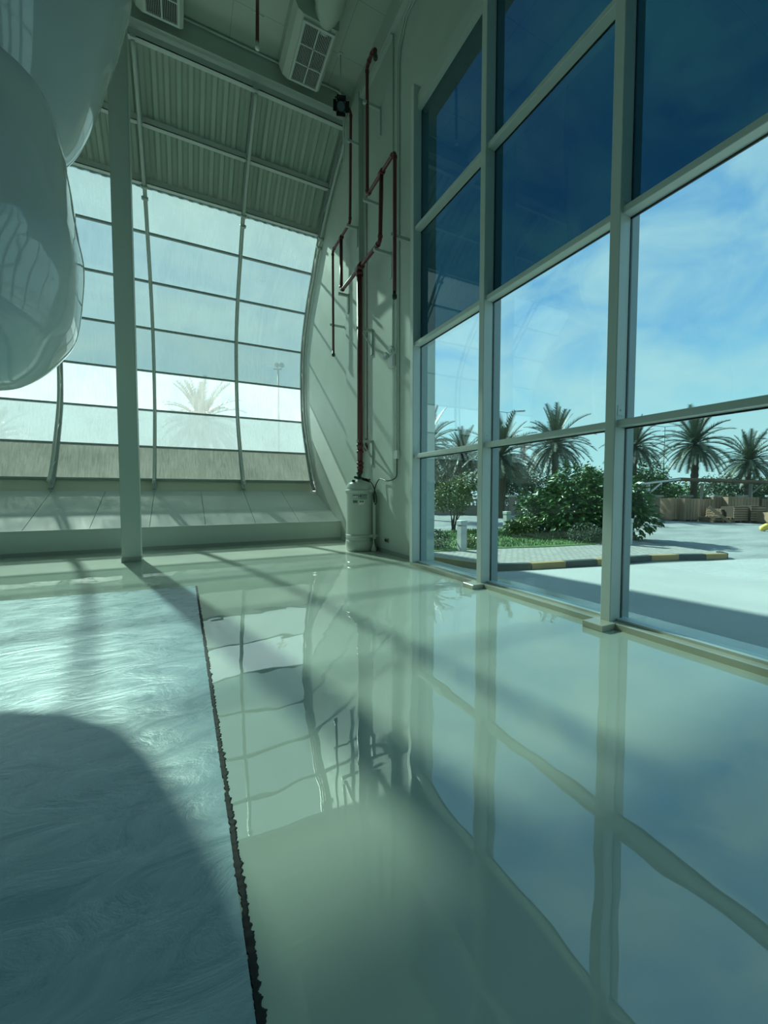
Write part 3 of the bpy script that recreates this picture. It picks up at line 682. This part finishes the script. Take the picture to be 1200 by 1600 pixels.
shrub('broadleaf_shrub', (11.15, 10.75, G+.1), [(0, 0, .38, .5, .45, .4), (-.2, .3, .3, .35, .35, .3)], 1400, .16, 'leaf2', 'low yellow-green bush at the left foot of the large dark shrub', 'shrub', 12, .03, 3)
shrub('small_leaf_bush', (11.75, 8.75, G+.1), [(0, 0, .32, .5, .42, .32), (.25, -.15, .25, .35, .3, .25)], 1800, .07, 'leaf3', 'small pale-leaved bush at the lawn edge beside the thick window upright', 'bush', 13, .02, 3)
shrub('young_tree', (10.5, 14.2, G+.05), [(0, 0, 1.6, .85, .8, .7), (-.4, .3, 1.3, .6, .6, .45), (.4, -.3, 2.15, .5, .5, .45), (.5, .2, 1.3, .5, .5, .4)], 2300, .15, 'leaf2', 'young leafy tree on the lawn seen through the leftmost window bay', 'tree', 14, .03, 2)
shrub('small_leaf_bush', (6.6, 9.7, G+.1), [(0, 0, .28, .35, .35, .3)], 700, .09, 'leaf3', 'small bush left of the nearest white pillar behind the leftmost pane', 'bush', 15, .02, 3)
shrub('small_leaf_bush', (7.6, 9.25, G+.1), [(0, 0, .24, .28, .28, .26)], 500, .09, 'leaf2', 'tiny bush right of the nearest white pillar beside the narrow upright', 'bush', 16, .02, 3)

# palms ---------------------------------------------------------------
def palm_proto(H, label, seed, nf=64, FL=2.9):
    rnd = random.Random(seed); o = empty('date_palm', (0, 0, 0), label, 'palm tree', 'date palms beyond the road')
    m = MB(); zs = [i*H/22 for i in range(23)]
    m.tube([(math.sin(z*.25)*.08, 0, z) for z in zs], [.25+(.05 if i % 2 else 0)-.002*i for i, z in enumerate(zs)], 12); m.build('trunk', 'bark', o)
    m = MB()
    for i in range(nf):
        az = i*2.39996; el = R(84)-R(118)*((i+.5)/nf)**.8+rnd.uniform(-.08, .08); L_ = FL*rnd.uniform(.85, 1.1)
        d = Vector((math.cos(az)*math.cos(el), math.sin(az)*math.cos(el), math.sin(el))); p = Vector((0, 0, H-.05+.3*(1-i/nf))); pts = [p.copy()]
        ns = 12; droop = .02+.035*math.cos(el)
        for k in range(ns):
            d = (d+Vector((0, 0, -droop*(1+.16*k)))).normalized(); p = p+d*L_/ns; pts.append(p.copy())
        m.tube(pts, [.03*(1-.8*k/ns) for k in range(ns+1)], 4)
        for k in range(3, ns*4):
            t = k/(ns*4)*ns; a = pts[int(t)]; b = pts[min(int(t)+1, ns)]; q = a.lerp(b, t-int(t)); dd = (b-a).normalized() if (b-a).length > 0 else d
            s_ = dd.cross(Vector((0, 0, 1))).normalized(); u = s_.cross(dd)
            ll = L_*.19*math.sin(math.pi*(.12+.84*k/(ns*4)))**.6
            for sg in (-1, 1):
                e = (dd*.75+s_*sg*.8+u*.35+Vector((0, 0, -.10))+Vector((rnd.uniform(-.12, .12),)*3)).normalized()
                wv = dd*.032; m.b.faces.new([m.b.verts.new(x) for x in (q-wv, q+wv, q+e*ll)])
    m.build('fronds', 'frond', o, recalc=False)
    return o
palm = palm_proto(5.6, 'tall date palm rising above the shed roof, largest crown in the right window', 21)
PP = [  # px, crown y, depth, crown radius in px
 (1083, 697, 35, 55, None), (1168, 722, 38, 46, 'date palm at the right edge of the photo above the timber piles'), (990, 700, 34, 46, 'date palm partly hidden behind the thick window upright, above the green trees'),
 (866, 697, 30, 56, 'date palm in the middle window rising behind the big shrub'), (782, 716, 28, 62, 'dark full date palm left of the big shrub, below the street lamp'), (668, 700, 26, 58, 'date palm at the left edge of the first window bay'),
 (722, 716, 32, 44, 'date palm between the first two window bays'), (318, 664, 30, 66, 'hazy date palm seen through the dusty vaulted glass'), (-8, 690, 27, 55, 'hazy date palm at the far left edge behind the dusty glass')]
for i, (px, py, dep, rp, l) in enumerate(PP):
    cz = 1.4+(771-py)/627*dep; sc = rp/627*dep/2.75
    H_ = (cz-G); 
    loc = view((px-600)/627*dep, dep, G)
    if i == 0: o = palm; o.location = loc
    else: o = copy_tree(palm, loc, l)
    o.rotation_euler.z = i*1.3
    o.scale = (sc, sc, H_/5.6) if False else (sc, sc, sc)
    o.location.z = G+max(-2.5, (H_-5.6*sc))       # deeper or shallower planting pit
    if H_-5.6*sc > 0:
        tr = [c for c in bpy.data.objects if c.parent == o and c.name.startswith('trunk')][0]; ex = (H_-5.6*sc)/sc
        tr.scale.z = (5.6+ex)/5.6; tr.location.z = -ex

# background trees ---------------------------------------------------
def bgtree(px, dep, wpx, top, mt, label, seed, n=1600, size=.35):
    p = view((px-600)/627*dep, dep, G); r = wpx/627*dep/2; zt = 1.4+(771-top)/627*dep; h = zt-G
    rnd = random.Random(seed); bl = []
    for k in range(8): bl.append((rnd.uniform(-.5, .5)*r, rnd.uniform(-.5, .5)*r, h*rnd.uniform(.35, .72), r*rnd.uniform(.4, .65), r*rnd.uniform(.4, .65), h*rnd.uniform(.2, .3)))
    bl.append((0, 0, h*.36, r*.85, r*.85, h*.34))
    return shrub('leafy_tree', tuple(p), bl, n, size, mt, label, 'tree', seed, .09, 2, 'leafy trees beyond the road')
for a in ((990, 37, 125, 708, 'leaf', 'dense green tree behind the thick window upright, left of the shed', 31, 6500, .30), (920, 37, 80, 722, 'leaf', 'green tree just behind the big shrub on its right', 32, 3600, .32),
          (1125, 42, 130, 738, 'leaf3', 'dark tree line behind the shed roof under the largest palm', 33, 4200, .34), (1200, 41, 90, 742, 'leaf2', 'lighter green tree at the right edge behind the shed', 34, 3000, .34),
          (1050, 40, 100, 752, 'leaf', 'low dark tree behind the left end of the shed', 35, 3200, .34),
          (835, 39, 110, 715, 'leaf3', 'dull green tree behind the palm trunks left of the shrub', 36, 4600, .3), (760, 37, 115, 700, 'leaf3', 'grey-green tree behind the second window bay', 37, 5000, .3), (690, 36, 110, 685, 'leaf3', 'grey-green tree behind the young tree at the left window', 38, 5000, .3),
          (640, 36, 60, 700, 'leaf3', 'grey-green tree hidden behind the end wall and first upright', 39, 1200, .3),
          (290, 24, 130, 738, 'leaf', 'hazy bush low behind the dusty glass right of the column', 40, 2000, .25), (40, 24, 120, 730, 'leaf', 'hazy bush low behind the dusty glass at far left', 41, 2000, .25), (150, 27, 110, 742, 'leaf3', 'hazy bush low behind the dusty glass beside the column', 42, 1600, .25), (430, 27, 110, 745, 'leaf3', 'hazy bush low behind the dusty glass near the end wall', 43, 1600, .25)):
    bgtree(*a)

# boundary wall -------------------------------------------------------
bw = empty('boundary_wall', view(8, 31), 'beige boundary wall with white capped piers and balusters beyond the road', 'wall')
A, B = view(1, 33.0, G), view(34, 32.6, G)
dv = (B-A).normalized(); L_ = (B-A).length; nrm = Vector((-dv.y, dv.x, 0)); U = Vector((0, 0, 1))
n = 14
for i in range(n+1):
    p = A.lerp(B, i/n)
    MB().beam(p, p+U*1.42, .5, .5, nrm).build('pier', 'stucco', bw); MB().beam(p+U*1.42, p+U*1.56, .72, .72, nrm).build('pier_cap', 'white', bw)
    if i < n:
        q = A.lerp(B, (i+1)/n)
        MB().beam(p+U*.35+dv*.25, q+U*.35-dv*.25, .22, .7).build('low_wall', 'stucco', bw)
        MB().beam(p+U*1.17+dv*.25, q+U*1.17-dv*.25, .26, .14).build('top_rail', 'stucco', bw)
        for k in range(6):
            c = p.lerp(q, .2+.12*k); MB().tube([c+U*.7, c+U*.82, c+U*.95, c+U*1.1], [.05, .09, .05, .05], 8).build('baluster', 'white', bw)

# shed ------------------------------------------------------------------
sh = empty('timber_shed', view(20, 30), 'open lean-to shed with a thin low roof on white braced posts over timber', 'shed')
def V(px, dep, z): return view((px-600)/627*dep, dep, z)
m = MB()
Pr = [V(988, 28.0, 2.03), V(1062, 28.6, 2.47), V(1300, 25.5, 2.02), V(1300, 31, 1.9), V(1062, 32.0, 2.38), V(995, 31.6, 2.03)]
m.poly([Pr[0], Pr[1], Pr[4], Pr[5]], (0, 0, .06)); m.poly([Pr[1], Pr[2], Pr[3], Pr[4]], (0, 0, .06)); m.build('roof', 'shedroof', sh)
m = MB(); m.beam(Pr[0]-U*.05, Pr[1]-U*.05, .08, .12); m.build('eave_beam', 'white', sh)
MB().beam(Pr[1]-U*.05, Pr[2]-U*.05, .08, .12).build('eave_beam', 'wood', sh)
for px, dep in ((1012, 28.4), (1096, 30.8), (1172, 30.4), (1260, 28)):
    zt = 2.12
    MB().beam(V(px, dep, G), V(px, dep, zt), .17, .17, (1, 0, 0)).build('post', 'white', sh)
    MB().beam(V(px, dep, 1.35), V(px, dep, 1.35)+Vector((.83, -.42, .82)), .1, .1).build('brace', 'white', sh)
    if px < 1050: MB().beam(V(px, dep, 1.35), V(px, dep, 1.35)+Vector((-.83, .42, .55)), .1, .1).build('brace', 'white', sh)

# timber, crates, pallets --------------------------------------------------
FX, FY = math.cos(YAW), -math.sin(YAW)
def obox(m, c, wx, wy, z0, z1, rot=0):
    """box centred at c, wx across the view, wy in depth"""
    a = -YAW+rot; r = Matrix.Rotation(a, 4, 'Z'); m.box(c.x-wx/2, c.x+wx/2, c.y-wy/2, c.y+wy/2, z0, z1, rot=r, piv=(c.x, c.y, 0))
def crate(px, wpx, top, dep, mt, label, rot=0, boards=5, horiz=False, z0=G, gp='wooden crates under the shed'):
    c = V(px, dep, G); wd = wpx/627*dep; zt = 1.4-(top-771)/627*dep
    o = empty('wooden_crate', (c.x, c.y, z0), label, 'crate', gp)
    m = MB(); obox(m, c, wd*.96, .92, z0+.08, zt-.02, rot); m.build('body', 'gapshade' if horiz else mt, o)
    m = MB(); r = Matrix.Rotation(-YAW+rot, 3, 'Z'); ux, uy = r@Vector((1, 0, 0)), r@Vector((0, 1, 0))
    for k in range(boards):
        if horiz:
            z = z0+.1+(zt-z0-.15)*(k+.5)/boards; h = (zt-z0-.15)/boards*.68; pc = c-uy*.47; m.beam(pc-ux*wd*.5+U*(z-G), pc+ux*wd*.5+U*(z-G), .03, h)
        else:
            x = -wd/2+wd*(k+.5)/boards; pc = c-uy*.47+ux*x; m.beam(pc+U*(z0-G+.08), pc+U*(zt-G), wd/boards*.88, .03, uy)
    m.build('boards', 'wood2', o)
    m = MB()
    for x in (-.42, 0, .42): obox(m, c+ux*x*wd, .1, .9, z0, z0+.08, rot)
    m.build('skids', 'wood', o)
    return o
crate(1051, 24, 778, 25.5, 'wood2', 'tall plywood crate nearest the left shed post', .1)
crate(1073, 21, 779, 25.0, 'wood2', 'tall pale crate second from the left shed post', -.1)
crate(1095, 24, 780, 26, 'wood2', 'tall weathered crate left of the low pallet pile', 0)
crate(1118, 26, 776, 27.5, 'wood', 'dark crate behind the leaning plank', 0)
crate(1140, 24, 776, 27, 'wood2', 'pale crate behind the stacked boards, left of its twin', 0)
crate(1164, 24, 777, 27, 'wood2', 'pale crate behind the stacked boards, right of its twin', 0)
crate(1148, 23, 791, 23.8, 'wood', 'slatted crate in front row right of the leaning plank', 0, 6, True)
crate(1174, 23, 790, 23.6, 'wood', 'slatted crate in front row, furthest right of the slatted pair', 0, 6, True)
crate(1200, 16, 800, 22.8, 'wood2', 'pale low crate cut by the right edge of the photo', 0, 3)
crate(1190, 20, 779, 27.5, 'wood', 'dark tall crate behind the rightmost front crate', 0)
pl0 = None
def pallet(c, z, rot, label):
    global pl0
    if pl0 is None:
        o = empty('wooden_pallet', (0, 0, 0), label, 'pallet', 'pallets stacked beside the crates')
        m = MB()
        for k in range(6): m.box(-.6, .6, -.5+k*.2-.06, -.5+k*.2+.06, .12, .145)
        m.build('deck_boards', 'wood2', o)
        m = MB()
        for x in (-.53, 0, .53): m.box(x-.05, x+.05, -.55, .55, .02, .12)
        m.build('bearers', 'wood', o); m = MB()
        for y in (-.5, 0, .5): m.box(-.6, .6, y-.05, y+.05, 0, .02)
        m.build('base_boards', 'wood2', o); pl0 = o
    else: o = copy_tree(pl0)
    o.location = (c.x, c.y, z); o.rotation_euler.z = rot; o['label'] = label
ordn = ('lowest', 'second lowest', 'third', 'fourth', 'topmost')
for k in range(2): pallet(V(1119, 23.9, G), G+.15*k, -YAW+.1*k, ('lower' if k == 0 else 'upper')+' weathered pallet of the low pile left of the leaning plank')
for k in range(5): pallet(V(1137+k*.3-8, 24.6, G), G+.15*k, -YAW+.06*(k % 2), ordn[k]+' pallet of the taller stack behind the leaning plank')
tagged(MB().beam(V(1108, 23.4, .62), V(1142, 23.0, G+.04), .05, .16).build('leaning_plank', 'wood2'), 'long weathered plank leaning diagonally across the pallets', 'plank')
tagged(MB().box(0, .01, 0, .01, 0, .01).build('x', 'yellow'), 'x', 'x')
bpy.data.objects.remove(bpy.data.objects['x'])
c = V(1200, 18.2, G)
m = MB().tube([c-Vector((FX, FY, 0))*.2, c-Vector((FX, FY, 0))*.18+U*.12, c+U*.2, c+Vector((FX, FY, 0))*.2+U*.18], [.09, .14, .15, .1], 12)
tagged(m.build('yellow_boulder', mat('bright yellow paint', (.75, .5, .1), .6)), 'rounded bright yellow painted stone on the road at the right edge', 'stone')

# street lamps, mast, flag ------------------------------------------------
def street(px, top, dep, label, heads=((-1, .0), (1, .0)), al=1.3):
    zt = 1.4+(771-top)/627*dep; b = V(px, dep, G); o = empty('street_lamp', tuple(b), label, 'street lamp', 'street lamps beyond the road')
    MB().tube([b, b+U*(zt-G)], [.10, .06], 8).build('pole', 'lampgrey', o)
    for s_, dz in heads:
        d = Vector((FX, FY, 0))*s_
        MB().tube([b+U*(zt-G), b+U*(zt-G+.15+dz)+d*al], .035, 6).build('arm', 'lampgrey', o)
        MB().beam(b+U*(zt-G+.15+dz)+d*al, b+U*(zt-G+.2+dz)+d*(al+1.0), .35, .14).build('lamp_head', 'lampgrey', o)
street(790, 646, 52, 'tall twin-arm street lamp above the dark palm in the middle window')
street(1035, 668, 52, 'tall twin-arm street lamp left of the largest palm')
street(1206, 688, 52, 'street lamp cut by the right edge of the photo')
b = V(437, 40, G); zt = 1.4+(771-580)/627*40
fm = empty('floodlight_mast', tuple(b), 'hazy floodlight mast with round twin lamps seen through the vaulted glass', 'mast')
MB().tube([b, b+U*(zt-G)], [.12, .09], 8).build('pole', 'lampgrey', fm)
dx = Vector((FX, FY, 0))
MB().beam(b+U*(zt-G)-dx*.45, b+U*(zt-G)+dx*.35, .1, .12).build('crossbar', 'lampgrey', fm)
for s_ in (-.1, .38): MB().cyl(b+U*(zt-G+.38)+dx*s_-Vector((-FY, FX, 0))*.12, b+U*(zt-G+.38)+dx*s_+Vector((-FY, FX, 0))*.12, .22, 16).build('lamp', 'lampgrey', fm)
b = V(812, 48, G); fg = empty('flag_pole', tuple(b), 'small red and white flag on a pole above the far palms', 'flag')
MB().cyl(b, b+U*8.0, .05, 6).build('pole', 'white', fg)
for k, mt in ((0, 'white'), (1, 'flagred')):
    a = b+dx*(.05+k*.28); m = MB(); m.grid([[a+dx*(.28*i/4)+Vector((-FY, FX, 0))*.08*math.sin((i+k*4)*.9)+U*(7.9-2.0*j-.05*i-k*.2) for j in (0, 1)] for i in range(5)]); m.grid([[a+dx*(.28*i/4)+Vector((-FY, FX, 0))*(.02+.08*math.sin((i+k*4)*.9))+U*(7.9-2.0*j-.05*i-k*.2) for j in (0, 1)] for i in range(5)])
    m.build('cloth', mt, fg)
